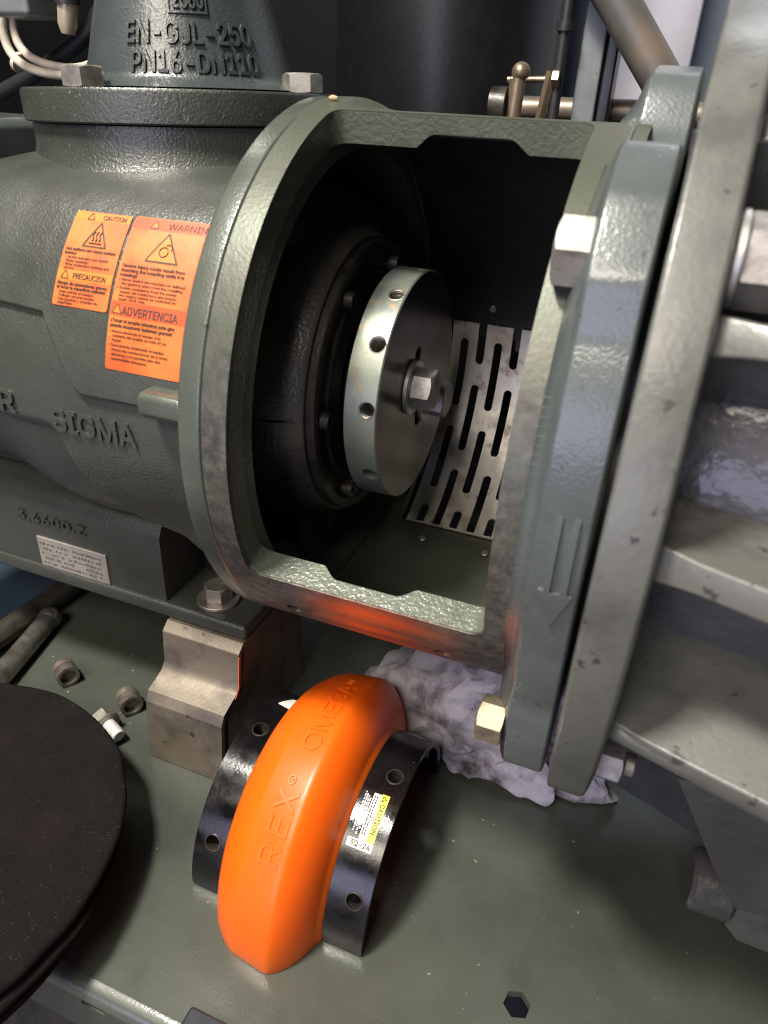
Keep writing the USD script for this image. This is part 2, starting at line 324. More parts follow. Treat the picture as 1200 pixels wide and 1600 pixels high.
def text_plane(txt, h, o, ux, uy, depth=.0004, width=None, bold=False):
    t = fit_text(txt, h, width, depth, bold); ux, uy = np.array(ux, float), np.array(uy, float)
    ux /= np.linalg.norm(ux); uy /= np.linalg.norm(uy); w = np.cross(ux, uy)
    v = np.array(t.vertices); t.vertices = np.array(o) + v[:, :1] * ux + v[:, 1:2] * uy + v[:, 2:] * w; return t
def star(Rf, xs, n=360, Rin=.05, ease=None):
    """A disc-like body about the x axis with outline Rf(deg); xs = [(x, inset)]."""
    A = np.linspace(0, 360, n, endpoint=False); R = np.array([Rf(a) for a in A])
    a = np.radians(A); loops = [(xs[0][0], np.full(n, Rin))] + [(x, R - d) for x, d in xs] + [(xs[-1][0], np.full(n, Rin))]
    V = np.concatenate([np.stack([np.full(n, x), -r * np.cos(a), r * np.sin(a)], 1) for x, r in loops]); F = []
    for i in range(len(loops)):
        j = (i + 1) % len(loops)
        for k in range(n):
            k2 = (k + 1) % n; F += [[i * n + k, j * n + k, j * n + k2], [i * n + k, j * n + k2, i * n + k2]]
    t = trimesh.Trimesh(V, F, process=False); trimesh.repair.fix_normals(t); return t
def outline(tab, w=2.5):
    A = np.array([a for a, r in tab], float); R = np.array([r for a, r in tab])
    g = np.arange(-360, 720, .5); base = np.interp(((g + 180) % 360) - 180, A, R, period=360)
    k = np.exp(-.5 * (np.arange(-20, 21) * .5 / w * 2) ** 2); k /= k.sum(); sm = np.convolve(base, k, 'same')
    return lambda a: float(np.interp(((a + 180) % 360) - 180, g, sm))

# ================================================================== THE SETTING
ZP = -.30
plate_poly = CSP([[(-.385, -.276), (.75, -.276), (.75, .42), (-.425, .42), (-.395, .06)]])
hexh = CS.circle(.0083, 6).rotate(18).translate((.151, -.190))
plate = (plate_poly - hexh).extrude(.006).translate((0, 0, ZP - .006))
obj('base_plate', plate, 'plate_paint')
tag(stage.GetPrimAtPath('/World/base_plate'), kind='structure')
base_plate = stage.GetPrimAtPath('/World/base_plate')
# rolled front lip of the plate
lip = [(-.276, ZP), (-.280, ZP - .0008), (-.2835, ZP - .004), (-.285, ZP - .009), (-.285, ZP - .048), (-.283, ZP - .048), (-.283, ZP - .010), (-.281, ZP - .006), (-.276, ZP - .006)]
lipm = CSP([lip]).extrude(1.135)
t = tm(lipm); v = np.array(t.vertices); t.vertices = np.stack([v[:, 2] - .385, v[:, 0], v[:, 1]], 1); trimesh.repair.fix_normals(t)
slot = tm(MF.cube((.016, .02, .0045), True).rotate((0, 0, 0)).translate((-.084, -.285, ZP - .012)))
t = tm(mf(t) - mf(slot))
obj('front_lip', t, 'plate_paint', base_plate)
fl = obj('concrete_floor', rbox((-3, -3, -.52), (3, 3, -.46), .001), 'concrete'); tag(fl, kind='structure')
tr = obj('floor_tray', rbox((-1.4, -.2, -.37), (-.43, .49, -.345), .002), 'tray_blue'); tag(tr, kind='structure')

# ================================================================== COUPLING HOUSING
H = thing('coupling_housing', 'green cast bell housing with big open window around the coupling hub', 'housing')
ringp = [(-.0725, .1405), (-.0725, .1615), (-.0715, .1645), (-.069, .1662), (-.0590, .1665), (-.0580, .1658), (-.0572, .1644), (-.046, .1644), (-.0440, .162), (-.0435, .1405)]
obj('ring_flange', revolve(ringp, 300), 'ring_paint', H, smooth=40)
# shell, built flat in (x, theta*R) and rolled round the axis
RS = .166
back = crect(-.030, .085, 180, 249, RS, .01)
WIN = crect(-.0430, .0940, 336.3, 434.7, RS, .009)
shell_cs = crect(-.050, .118, 215, 574.9, RS) - crect(-.030, .085, 209, 249, RS, .01) - crect(-.030, .085, 540, 580, RS, .01) - WIN
sh = shell_cs.extrude(.0155).translate((0, 0, .150))
def notch(tlo, thi, x0, x1):
    # widened pocket in the inner face beside the window edge, with soft shoulders
    q = np.linspace(0, 1, 9); e = q * q * (3 - 2 * q); w = .014
    pts = [(x0 + w * a_, .1485 + .0085 * b_) for a_, b_ in zip(q, e)] + [(x1 - w * (1 - a_), .1485 + .0085 * (1 - b_)) for a_, b_ in zip(q, e)] + [(x1, .140), (x0, .140)]
    t = tm(CSP([pts]).extrude(rad(thi - tlo) * RS)); v = np.array(t.vertices)
    t.vertices = np.stack([v[:, 0], v[:, 2] + rad(tlo) * RS, v[:, 1]], 1); trimesh.repair.fix_normals(t); return mf(t)
sh = sh - notch(430, 461, -.001, .066) - notch(311, 340, -.006, .056)
holes = [(-.024, 360 - 37.6), (.069, 360 - 38.8)]
for hx, ht in holes: sh = sh - MF.cylinder(.03, .0065, .0065, 32).translate((hx, rad(ht) * RS, .1535))
def sst(x): x = np.clip(x, 0, 1); return x * x * (3 - 2 * x)
def flat_top(t):
    # the crown of the shell is planed flat between ring and flange
    v = np.array(t.vertices); k = (v[:, 0] > -.0485) & (v[:, 0] < .1035) & (v[:, 2] > .1603); w_ = sst((v[k, 0] + .0485) / .012); v[k, 2] -= w_ * .98 * (v[k, 2] - .1603); t.vertices = v; return t
obj('shell', flat_top(warp(sh.refine_to_length(.005), RS)), 'bumpy_paint', H, smooth=35)
# smooth dark lining of the inside
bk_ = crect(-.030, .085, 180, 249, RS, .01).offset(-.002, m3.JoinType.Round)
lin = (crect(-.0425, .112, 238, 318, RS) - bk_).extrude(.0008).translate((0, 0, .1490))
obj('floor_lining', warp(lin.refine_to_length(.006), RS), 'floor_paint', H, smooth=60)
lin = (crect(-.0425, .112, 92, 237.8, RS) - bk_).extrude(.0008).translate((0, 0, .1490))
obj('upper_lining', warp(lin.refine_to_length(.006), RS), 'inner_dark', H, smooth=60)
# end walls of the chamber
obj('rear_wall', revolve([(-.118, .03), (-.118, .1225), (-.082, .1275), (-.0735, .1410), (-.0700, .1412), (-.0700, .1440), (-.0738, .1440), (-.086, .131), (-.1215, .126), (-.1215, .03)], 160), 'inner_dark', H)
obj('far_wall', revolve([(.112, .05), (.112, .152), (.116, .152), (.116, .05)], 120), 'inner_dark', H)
# machined frame round the window: left arc, lower bar, right arc
rim = (crect(-.0566, .118, -60, 100, RS) - crect(-.0425, .0935, -23.9, 74.9, RS, .0085)) 
rm = rim.extrude(.0035).translate((0, 0, .1630))
for hx, ht in holes: rm = rm - MF.cylinder(.03, .0062, .0062, 32).translate((hx, rad(ht - 360) * RS, .1535))
obj('machined_rim', flat_top(warp(rm.refine_to_length(.004), RS)), 'machined_rim', H, smooth=40, label='worn machined frame of the window, rubbed orange on its lower bar')
# painted top of the shell above the window
# right flange with lugs
tab = [(-180, .180), (-150, .190), (-140, .205), (-130, .19), (-100, .178), (-75, .182), (-66, .196), (-58, .2125), (-47, .2125), (-40, .200), (-33, .184), (-20, .174), (-8, .171), (5, .172), (20, .178), (30, .181), (33, .185),
       (36, .1905), (46, .1935), (56, .1885), (59, .181), (62, .166), (66, .160), (71, .159), (75, .165), (79, .178), (82, .184), (90, .1865), (96, .184), (102, .170), (112, .165), (124, .190), (136, .194), (148, .185), (160, .178), (180, .180)]
f1 = outline(tab, 1.6)
flg = star(f1, [(.104, .020), (.1075, .0125), (.1100, .0045), (.1118, .0012), (.1135, .0), (.1330, .0), (.1342, .0008), (.1350, .003)], 540, .150)
v = np.array(flg.vertices); r_ = np.hypot(v[:, 1], v[:, 2]); lo = (v[:, 0] < .113) & (r_ > .151)
k = np.maximum(r_, .1665); v[lo, 1] *= (k / r_)[lo]; v[lo, 2] *= (k / r_)[lo]; flg.vertices = v
obj('bolt_flange', flg, 'flange_paint', H, smooth=38)
# cast direction arrow on the flange rim
RA = .1712
arrow = CSP([[(.1195, rad(7) * RA), (.1195, rad(-5.5) * RA), (.1170, rad(-5.5) * RA), (.1245, rad(-12.5) * RA), (.132, rad(-5.5) * RA), (.1295, rad(-5.5) * RA), (.1295, rad(7) * RA)]]) - crect(.1222, .1265, -5.6, 8, RA)
ar = arrow.extrude(.005).translate((0, 0, .1685)).refine_to_length(.003)
obj('cast_arrow', warp(ar, RA), 'flange_paint', H, smooth=30)
def bolt_x(parent, x, r, th, d, af, h, m='zinc', roll=0., washer=None, name='bolt'):
    """A bolt head on a flange face; d = +1 / -1 is the way it sticks out along x."""
    p = (x, -r * math.cos(rad(th)), r * math.sin(rad(th)))
    if washer:
        obj('washer', place(washer_mesh(washer, af * .3, .0028), p, (d, 0, 0)), 'washer_steel', parent); p = (x + d * .0028, p[1], p[2])
    return obj(name, place(hexbolt(af, h), p, (d, 0, 0), roll), m, parent, smooth=20)
bolt_x(H, .1138, .1755, 41.5, -1, .026, .017, roll=12)
bolt_x(H, .1105, .1925, -40.5, -1, .022, .0145, 'brass_zinc', roll=20)

# ================================================================== COUPLING HUB
HB = thing('coupling_hub', 'round steel coupling hub with plated rim and two hex bolts', 'coupling hub')
hp = [(-.0215, .03), (-.0215, .0735), (-.0205, .075), (-.0008, .075), (0, .0742), (0, .001)]
hubm = mf(revolve(hp + [(-.0215, .001)], 200))
for th in (6.5, 36, 63.3, 93, 122, 152, 181, 210, 240, 270, 300, 330):
    c, s = math.cos(rad(th)), math.sin(rad(th))
    hubm = hubm - mf(place(MF.cylinder(.025, .0054, .0054, 32), (-.0062, -.058 * c, .058 * s), (0, -c, s)))
hubm = hubm - mf(place(MF.cylinder(.02, .0062, .0062, 24), (-.01, -.004, .0225), (1, 0, 0))) - mf(place(MF.cylinder(.02, .0062, .0062, 24), (-.01, .004, -.0225), (1, 0, 0)))
hubm = tm(hubm)
fc = hubm.triangles_center; nr = hubm.face_normals
face = (fc[:, 0] > -.0002) & (nr[:, 0] > .9)
obj('rim', hubm.submesh([np.where(~face)[0]], append=True), 'plated_rim', HB, smooth=35)
obj('end_face', hubm.submesh([np.where(face)[0]], append=True), 'turned_steel', HB, smooth=False)
for th in (6.5, 36, 63.3):
    c, s = math.cos(rad(th)), math.sin(rad(th))
    a = np.linspace(0, 2 * np.pi * 5, 121)
    hel = np.stack([.0050 * np.cos(a), .0050 * np.sin(a), np.linspace(0, .0065, 121)], 1)
    obj('threaded_hole', place(tube(hel, .00055, 6), (-.0062, -.0683 * c, .0683 * s), (0, -c, s)), 'dull_zinc', HB)
for (y, z, rl) in ((-.0145, .0050, 8), (.0165, -.0110, 25)):
    obj('washer', place(washer_mesh(.0178, .008, .0032), (.0002, y, z), (1, 0, 0)), 'washer_steel', HB)
    bh = obj('bolt', place(hexbolt(.0235, .0135), (.0034, y, z), (1, 0, 0), rl), 'zinc', HB, smooth=20)
    obj('head_mark', text_plane('8.8', .0038, (.0169, y - .004, z + .003), (0, 1, 0), (0, 0, 1), .0003), 'zinc', bh, smooth=False)
# shaft seal cover behind the hub
SC = thing('seal_cover', 'black round shaft seal cover with socket screws behind the coupling hub', 'seal cover')
obj('cover_body', revolve([(-.118, .02), (-.118, .113), (-.100, .1095), (-.075, .1055), (-.060, .1020), (-.050, .0975), (-.0435, .0945), (-.0400, .0935), (-.0385, .0920), (-.0385, .02)], 200), 'collar_paint', SC, smooth=30)
obj('clamp_ring', revolve([(-.039, .052), (-.039, .0885), (-.0380, .0895), (-.0340, .0895), (-.0332, .0888), (-.0332, .0835), (-.0355, .082), (-.0355, .071), (-.0335, .0695), (-.0335, .052)], 160), 'black_steel', SC, smooth=30)
obj('shaft', revolve([(-.040, .001), (-.040, .045), (-.021, .045), (-.021, .001)], 80), 'black_steel', SC)
for th in (54.5, -1.5, -58, 111, 167, 224):
    c, s = math.cos(rad(th)), math.sin(rad(th))
    sc = MF.cylinder(.0075, .0052, .0050, 32) - MF.cylinder(.006, .0026, .0026, 6).translate((0, 0, .0035))
    obj('screw', place(sc, (-.0355, -.0768 * c, .0768 * s), (1, 0, 0)), 'black_steel', SC, smooth=30)
a = np.radians(np.linspace(-3.5, 6, 12))
obj('casting_seam', tube(np.stack([np.linspace(-.100, -.0415, 12), -np.interp(np.linspace(-.100, -.0415, 12), [-.1, -.075, -.06, -.05, -.0415], [.1096, .1056, .1021, .0976, .0940]) * np.cos(rad(1.0)), .101 * np.sin(rad(1.0)) + .0003 * rng.normal(size=12)], 1), .0007, 6), 'black_steel', SC)

# ================================================================== PERFORATED GUARD PLATE
RP = .1450
pcs = crect(-.0195, .100, 176.5, 248.5, RP)
slots = []
for k in range(9):
    xc = -.0085 + .01445 * k - .0145
    off = 0 if k % 2 == 1 else 14.75
    for j in range(-1, 4):
        t0 = 360 - 148.6 - 29.5 + off + 29.5 * j - 14.75 * 0
        slots.append(crect(xc - .0034, xc + .0034, t0, t0 + 22.6, RP).offset(-.0033, m3.JoinType.Round, 2., 24).offset(.0033, m3.JoinType.Round, 2., 24))
keep = crect(-.0175, .098, 165, 248.0, RP)
for s in slots: pcs = pcs - (s ^ keep)
G = thing('perforated_guard', 'stained bright steel guard sheet with long slots at the back of the housing', 'guard plate')
obj('slotted_sheet', slab(pcs, RP, RP + .0018, RP, .004), 'perforated_metal', G, smooth=40)
for (x, th) in ((.012, 171.5), (.070, 171.5), (.052, 254.), (-.0, 254.)):
    c, s = math.cos(rad(th)), math.sin(rad(th))
    obj('rivet', place(disc(.0030, .0022, .0008, 24), (x, -.1488 * c, .1488 * s), (0, c, -s)), 'dull_zinc', G)

# ================================================================== COMPRESSOR BLOCK
CB = thing('compressor_block', 'dark green cast compressor block with orange warning labels', 'compressor')
import shapely.geometry as sg, shapely
RB = .150
low_poly = sg.Polygon([(-.50, 23.6), (-.203, 23.3), (-.1735, 22.6), (-.1525, 8.8), (-.146, 6.9), (-.05, 7.4), (-.05, -60), (-.50, -60)])
xg = np.concatenate([np.linspace(-.50, -.222, 60), np.arange(-.22, -.0655, .0006)]); tg = np.concatenate([np.linspace(-75, -22, 60), np.arange(-21, 29, .22), np.arange(29, 60, .5), np.linspace(60.5, 200, 100)]); nx, nt = len(xg), len(tg)
XX, TT = np.meshgrid(xg, tg, indexing='ij')
pp = np.stack([XX.ravel(), TT.ravel() * (RB * np.pi / 180)], 1)
lp = sg.Polygon([(x, t_ * RB * np.pi / 180) for x, t_ in low_poly.exterior.coords])
inside = shapely.contains_xy(lp, pp[:, 0], pp[:, 1]); dist = shapely.distance(shapely.points(pp), lp.exterior)
sd = np.where(inside, dist, -dist).reshape(XX.shape)
def sst(x): x = np.clip(x, 0, 1); return x * x * (3 - 2 * x)
Rg = RB - .0036 * sst((sd + .0004) / .0013)
# round belly below the lettering, and the rotor bulge to the left
bx, bt = -.098, -3.
db = np.hypot((XX - bx), (TT - bt) * RB * np.pi / 180)
Rg -= .016 * sst((db - .070) / .014) * sst((-1 - TT) / 8.) * sst((-.10 - XX) / .03)
Rg -= .022 * sst((TT - 45) / 45.) + .025 * sst((-.24 - XX) / .06) * sst((TT - 45) / 40.)
Rg -= .020 * sst((-.205 - XX) / .10) * sst((30 - TT) / 40.)
Rg += .0006 * (fbm(np.stack([XX * 60, TT * .16, TT * 0], -1), 3, 5) - .5)
V = np.stack([XX, -Rg * np.cos(np.radians(TT)), Rg * np.sin(np.radians(TT))], -1).reshape(-1, 3)
I = np.arange(nx * nt).reshape(nx, nt)
F = np.concatenate([np.stack([I[:-1, :-1], I[1:, :-1], I[1:, 1:]], -1).reshape(-1, 3), np.stack([I[:-1, :-1], I[1:, 1:], I[:-1, 1:]], -1).reshape(-1, 3)])
obj('rotor_casing', trimesh.Trimesh(V, F, process=False), 'cast_paint', CB, smooth=True)
# inlet neck and flange
NC = (-.181, .022)
TILT = rad(1.5)
def tilt(m):
    t = tm(m).copy(); v = np.array(t.vertices); x, z = v[:, 0] + .175, v[:, 2] - .155
    v[:, 0], v[:, 2] = x * math.cos(TILT) - z * math.sin(TILT) - .175, x * math.sin(TILT) + z * math.cos(TILT) + .155; t.vertices = v; return t
neck = [(.088, .136), (.098, .1260), (.107, .1170), (.114, .1080), (.121, .1015), (.128, .0978), (.136, .0960), (.1462, .0960), (.1462, .05), (.088, .05)]
obj('inlet_neck', tilt(revolve(neck, 220, (NC[0], NC[1], 0), 'z')), 'neck_paint', CB, smooth=50)
nf = [(.1470, .05), (.1470, .0985), (.1480, .1000), (.1630, .1000), (.1648, .0985), (.1650, .05)]
obj('inlet_flange', tilt(revolve(nf, 220, (NC[0], NC[1], 0), 'z')), 'neck_paint', CB, smooth=40)
obj('inlet_shoulder', rbox((-.50, -.020, .085), (-.336, .10, .1425), .008), 'flange_paint', CB)
obj('locating_lug', rbox((-.101, -.159, .0165), (-.071, -.130, .031), .004), 'ring_paint', CB)
# base box
xs0, xs1 = -.52, -.166
prof = [(-.078, -.190), (-.0785, -.180), (-.078, -.122), (-.074, -.1135), (-.066, -.1085), (-.035, -.098), (.06, -.090), (.06, -.190)]
pm = tm(CSP([prof]).extrude(xs1 - xs0)); v = np.array(pm.vertices); pm.vertices = np.stack([v[:, 2] + xs0, v[:, 0], v[:, 1]], 1); trimesh.repair.fix_normals(pm)
obj('base_box', pm, 'cast_paint', CB, smooth=50)
obj('mounting_foot', rbox((-.52, -.0815, -.1905), (-.0950, .02, -.1775), .003), 'cast_paint', CB)
obj('web', rbox((-.166, -.030, -.1775), (-.074, .02, -.10), .004), 'inner_dark', CB)
w = obj('foot_washer', place(washer_mesh(.0165, .007, .003), (-.131, -.0600, -.1775), (0, 0, 1)), 'dull_zinc', CB)
bb = obj('foot_bolt', place(hexbolt(.0195, .012), (-.131, -.0600, -.1745), (0, 0, 1), 14), 'dull_zinc', CB, smooth=20)
obj('head_mark', text_plane('8.8', .004, (-.135, -.0585, -.1626), (1, 0, 0), (0, 1, 0), .0003), 'dull_zinc', bb, smooth=False)
# cast lettering
obj('cast_lettering', text_on_cyl('SIGMA', .0130, -.1725, -3.2, RB - .0052, .0030, width=.0585, bold=True), 'cast_paint', CB, smooth=30)
obj('cast_lettering', text_on_cyl('R', .0130, -.2115, -1.2, RB - .0044, .0026, width=.0115, bold=True), 'cast_paint', CB, smooth=30)
obj('cast_lettering', text_plane('3.4600.Z', .0078, (-.304, -.0782, -.1365), (1, 0, 0), (0, 0, 1), .0016, width=.068, bold=True), 'cast_paint', CB, smooth=30)
# name plate
npm = rbox((-.2870, -.0800, -.1775), (-.2185, -.0780, -.1495), .0006)
npo = obj('nameplate', npm, 'nameplate_metal', CB)
tl = []
for i in range(5):                      # worn print, no longer legible
    xx = -.2845 + .003 * (i % 2)
    while xx < -.2245:
        wd = rng.uniform(.0008, .0032); hh = rng.uniform(.0014, .0027)
        if rng.uniform() < .72: tl.append(rbox((xx, -.0803, -.1560 - .0045 * i), (xx + wd, -.0799, -.1560 - .0045 * i + hh), .0002))
        xx += wd + rng.uniform(.0004, .0016)
obj('lettering', tl, 'nameplate_ink', npo, smooth=False)

# orange warning stickers on the casing (theta from the front upwards)
def tri_cs(xc, tc, w, h, R, thick):
    s = rad(tc) * R
    a = CSP([[(xc - w / 2, s - h / 2), (xc + w / 2, s - h / 2), (xc, s + h / 2)]]).offset(.0004, m3.JoinType.Round)
    return a, a - a.offset(-thick)
def sticker(x0, x1, t0, t1, label, bands, lines, tri, glyph, name):
    R = RB + .00025
    st = obj('warning_sticker', slab(crect(x0, x1, t0, t1, R, .0015), R - .0012, R + .0002, R, .003), 'label_orange', CB, smooth=40, label=label)
    Q = R + .0003
    for (a, b, m) in bands: obj('band', slab(crect(x0 + .0003, x1 - .0003, a, b, R, .0008), R - .0002, Q, R, .003), m, st, smooth=40)
    for (txt, th, hh, xx, wd, bold, m) in lines:
        obj('text_line', text_on_cyl(txt, hh, xx, th, Q + .00012, .00012, width=wd, bold=bold), m, st, smooth=False)
    for (xc, tc, w_, h_, k, fill) in tri:
        a, o = tri_cs(xc, tc, w_, h_, R, k)
        if fill: obj('symbol_ground', slab(a, R, Q + .00008, R, .003), 'label_amber', st, smooth=40)
        obj('symbol_frame', slab(o, R, Q + .0002, R, .002), 'label_ink', st, smooth=40)
    for g in glyph:
        pts = np.array(g); P = np.stack([pts[:, 0], rad(1) * pts[:, 1], np.full(len(pts), Q + .0002)], 1)
        q = P[:, 2]; obj('symbol_mark', tube(np.stack([P[:, 0], -q * np.cos(P[:, 1]), q * np.sin(P[:, 1])], 1), .00035, 6), 'label_ink', st)
    return st
hot = []
for k in range(3):
    hot.append([(-.1497 + .0022 * k + .0005 * math.sin(i * .9), 38.4 + .27 * i) for i in range(9)])
hot.append([(-.1515, 37.95), (-.1435, 37.95)])
ring = [(-.1035 + .0027 * math.cos(a), 38.0 + 1.0 * math.sin(a)) for a in np.linspace(.6, 2 * math.pi + .2, 24)]
arr = [(-.1012 + .0022 * math.cos(a), 38.8 + .8 * math.sin(a)) for a in np.linspace(-.6, 2.4, 10)]
ink, pale = 'label_ink', 'label_ink_pale'
sticker(-.1665, -.1300, 24.5, 45.0, 'left orange sticker headed CAUTION and PRECAUCION',
        [(29.9, 31.9, 'label_amber'), (43.0, 44.8, 'label_amber')],
        [('CAUTION', 43.3, .0027, -.1480, .0150, True, ink), ('Hot surface can cause serious', 36.0, .0016, -.1650, .0325, True, ink), ('burns!', 35.15, .0016, -.1650, .0075, True, ink), ('Let the machine cool down!', 34.3, .0014, -.1630, .0270, False, ink), ('Work carefully!', 33.5, .0014, -.1630, .0150, False, ink), ('Wear protective clothing and', 32.75, .0014, -.1630, .0290, False, ink), ('gloves.', 32.05, .0014, -.1630, .0070, False, ink),
         ('PRECAUCION', 30.2, .0030, -.1560, .0215, True, ink), ('Riesgo de quemaduras graves', 28.8, .0016, -.1650, .0325, True, ink), ('al tocar la superficie caliente!', 27.95, .0016, -.1650, .0320, True, ink),
         ('Deje enfriar el equipo.', 27.1, .0014, -.1630, .0230, False, ink), ('Trabaje con precaucion.', 26.35, .0014, -.1630, .0240, False, ink), ('Use guantes y prendas de', 25.6, .0014, -.1630, .0260, False, ink), ('seguridad.', 24.9, .0014, -.1630, .0100, False, ink)],
        [(-.1475, 39.9, .0150, .0140, .0008, False), (-.1555, 43.9, .0042, .0036, .0005, False), (-.1610, 30.9, .0046, .0040, .0005, False)], hot, 'a')
sticker(-.1280, -.0720, 13.6, 45.2, 'right orange sticker headed WARNING and ADVERTENCIA with turning coupling symbol',
        [(42.5, 45.0, 'label_red'), (24.3, 27.2, 'label_red')],
        [('WARNING', 42.9, .0036, -.1060, .0275, False, ink), ('Severe injury could result from', 34.1, .0017, -.1262, .0385, True, ink), ('touching the coupling while it is', 33.15, .0017, -.1262, .0390, True, ink), ('rotating!', 32.2, .0017, -.1262, .0105, True, ink),
         ('• Never switch the machine on without', 31.3, .0014, -.1266, .0410, False, ink), ('the guard in place over the coupling.', 30.5, .0014, -.1240, .0380, False, ink), ('• Isolate completely from the power', 29.65, .0014, -.1266, .0370, False, ink), ('supply (all conductors) and ensure', 28.85, .0014, -.1240, .0345, False, ink), ('the supply cannot be switched on', 28.1, .0014, -.1240, .0350, False, ink), ('again (lock out).', 27.4, .0013, -.1240, .0170, False, ink),
         ('ADVERTENCIA', 24.65, .0042, -.1205, .0345, True, ink), ('¡Tocar el acople mientras este gira', 23.1, .0017, -.1266, .0395, True, ink), ('puede ocasionar lesiones graves!', 22.1, .0017, -.1266, .0385, True, ink),
         ('• Nunca encienda el equipo si la', 21.0, .0014, -.1268, .0320, False, ink), ('cubierta del acople no esta en su', 20.15, .0014, -.1245, .0335, False, ink), ('lugar.', 19.3, .0014, -.1245, .0062, False, ink),
         ('• Desconecte totalmente el equipo', 18.3, .0014, -.1268, .0350, False, ink), ('(todos los conductores) de la toma', 17.4, .0014, -.1245, .0350, False, ink), ('electrica y no permita que sea', 16.5, .0014, -.1245, .0310, False, ink), ('reenchufado (bloqueo).', 15.6, .0014, -.1245, .0230, False, ink)],
        [(-.1035, 38.9, .0195, .0160, .0009, True), (-.1140, 43.7, .0046, .0040, .0005, True), (-.1236, 25.7, .0050, .0044, .0005, True)], [ring, arr], 'b')

# ================================================================== INLET CASTING ON THE FLANGE
IC = thing('inlet_casting', 'grey green conical inlet casting with raised lettering EN-GJL-250', 'casting')
CC = (-.1745, .022)
cone = [(.1660, .02), (.1660, .078), (.1672, .0730), (.1700, .0675), (.1740, .0645), (.2, .0570), (.215, .0525), (.260, .0400), (.34, .036), (.34, .02)]
obj('cone', tilt(revolve(cone, 200, (CC[0], CC[1], 0), 'z')), 'inlet_paint', IC, smooth=50)
def cone_R(z): return np.interp(z, [.174, .2, .215, .26], [.0645, .0570, .0525, .0400])
def cone_text(txt, h, px_x0, width, z, bold=True, depth=.0022):
    t = fit_text(txt, h, width, depth, bold); v = np.array(t.vertices)
    Rm = .0595
    a = (px_x0 + v[:, 0]) / Rm; zz = z + v[:, 1]; r = cone_R(zz) + v[:, 2] - .0006
    # angle 0 looks at -y
    t.vertices = np.stack([CC[0] + r * np.sin(a), CC[1] - r * np.cos(a), zz], 1); return tilt(t)
obj('raised_lettering', cone_text('EN-GJL-250', .0105, -.0010, .0730, .1880), 'inlet_paint', IC, smooth=30)
obj('raised_lettering', cone_text('PN16-DN110', .0105, .0030, .0700, .1735), 'inlet_paint', IC, smooth=30)
obj('raised_lettering', cone_text('2C80', .0085, .0275, .0180, .2050), 'inlet_paint', IC, smooth=30)
for (a0, a1, z0, z1) in ((.0250, .0480, .2022, .2032), (.0250, .0480, .2160, .2170), (.0250, .0260, .2022, .2170), (.0470, .0480, .2022, .2170)):
    g = MF.cube((a1 - a0, z1 - z0, .002)).translate((a0, z0, 0)).refine_to_length(.003); q = tm(g); v = np.array(q.vertices); a = v[:, 0] / .0595; r = cone_R(v[:, 1]) + v[:, 2] - .0008
    q.vertices = np.stack([CC[0] + r * np.sin(a), CC[1] - r * np.cos(a), v[:, 1]], 1); obj('letter_frame', tilt(q), 'inlet_paint', IC)
for k, (bx_, by_, rl) in enumerate(((-.1900, -.0610, 5), (-.0945, .0210, 20))):
    obj('flange_bolt', tilt(place(hexbolt(.0215, .0105), (bx_, by_, .1650), (0, 0, 1), rl)), 'dull_zinc', IC, smooth=20)

# ================================================================== SUPPORT BRACKET
BR = thing('support_bracket', 'bent bare steel support bracket standing on the base plate under the compressor foot', 'bracket')
th_ = .004
def bent(path, t, x0, x1):
    import shapely.geometry as sg
    pg = sg.LineString(path).buffer(t / 2, cap_style='flat', join_style='round', quad_segs=6)
    c = CSP([list(pg.exterior.coords)[:-1]]); m = tm(c.extrude(x1 - x0)); v = np.array(m.vertices)
    m.vertices = np.stack([v[:, 2] + x0, v[:, 0], v[:, 1]], 1); trimesh.repair.fix_normals(m); return m
obj('front_sheet', bent([(.02, -.1935), (-.082, -.1935), (-.0880, -.1985), (-.0905, -.226), (-.0965, -.233), (-.1130, -.2385), (-.1170, -.2455), (-.1220, ZP + .0005)], th_, -.1640, -.0962), 'bracket_metal', BR, smooth=40)
side = CSP([[(-.080, -.196), (.010, -.196), (.010, ZP), (-.112, ZP), (-.108, -.243), (-.088, -.234)]]).extrude(.004)
s = tm(side); v = np.array(s.vertices); s.vertices = np.stack([v[:, 2] - .1010, v[:, 0], v[:, 1]], 1); trimesh.repair.fix_normals(s)
obj('side_sheet', s, 'bracket_metal', BR)
obj('cut_edge', bent([(-.0895, -.2000), (-.0925, -.227), (-.0985, -.2345)], .0022, -.0963, -.0955), 'orange_edge', BR, label='orange rubbed cut edge of the bracket')

# ================================================================== ORANGE COUPLING HALF
YC, ZC = -.123, ZP + .0008
OC = thing('coupling_half', 'orange half ring coupling element with black steel shoes standing on the base plate', 'coupling element')
pr = [(-.046, .0785), (-.0448, .083), (-.0430, .089), (-.0395, .0945), (-.0345, .0995), (-.0290, .1036), (-.0255, .1057), (-.0235, .1067), (-.0210, .1077), (-.009, .1095), (.0020, .1108), (.0045, .11085), (.0066, .1102), (.0090, .1087), (.0125, .1057), (.0165, .1012), (.0200, .0955), (.0228, .0895), (.0243, .0850), (.0252, .0825), (.0268, .0805), (.0275, .0785), (.022, .0765), (-.041, .0765)]
tyre = revolve(pr, 150, (0, YC, ZC), 'x', 0, 180)
letters = [('R', 37.2, .0135, .0120, .0015), ('E', 46.0, .0135, .0100, .0015), ('X', 54.2, .0135, .0115, .0010), ('®', 62.0, .0060, .0060, -.004), ('O', 74.0, .0120, .0125, -.0005), ('M', 81.5, .0120, .0130, -.0005), ('E', 89.5, .0120, .0090, -.0005), ('G', 95.2, .0120, .0120, -.0005), ('A', 102.4, .0120, .0120, -.0005), ('TM', 110.2, .0045, .0080, -.0060)]
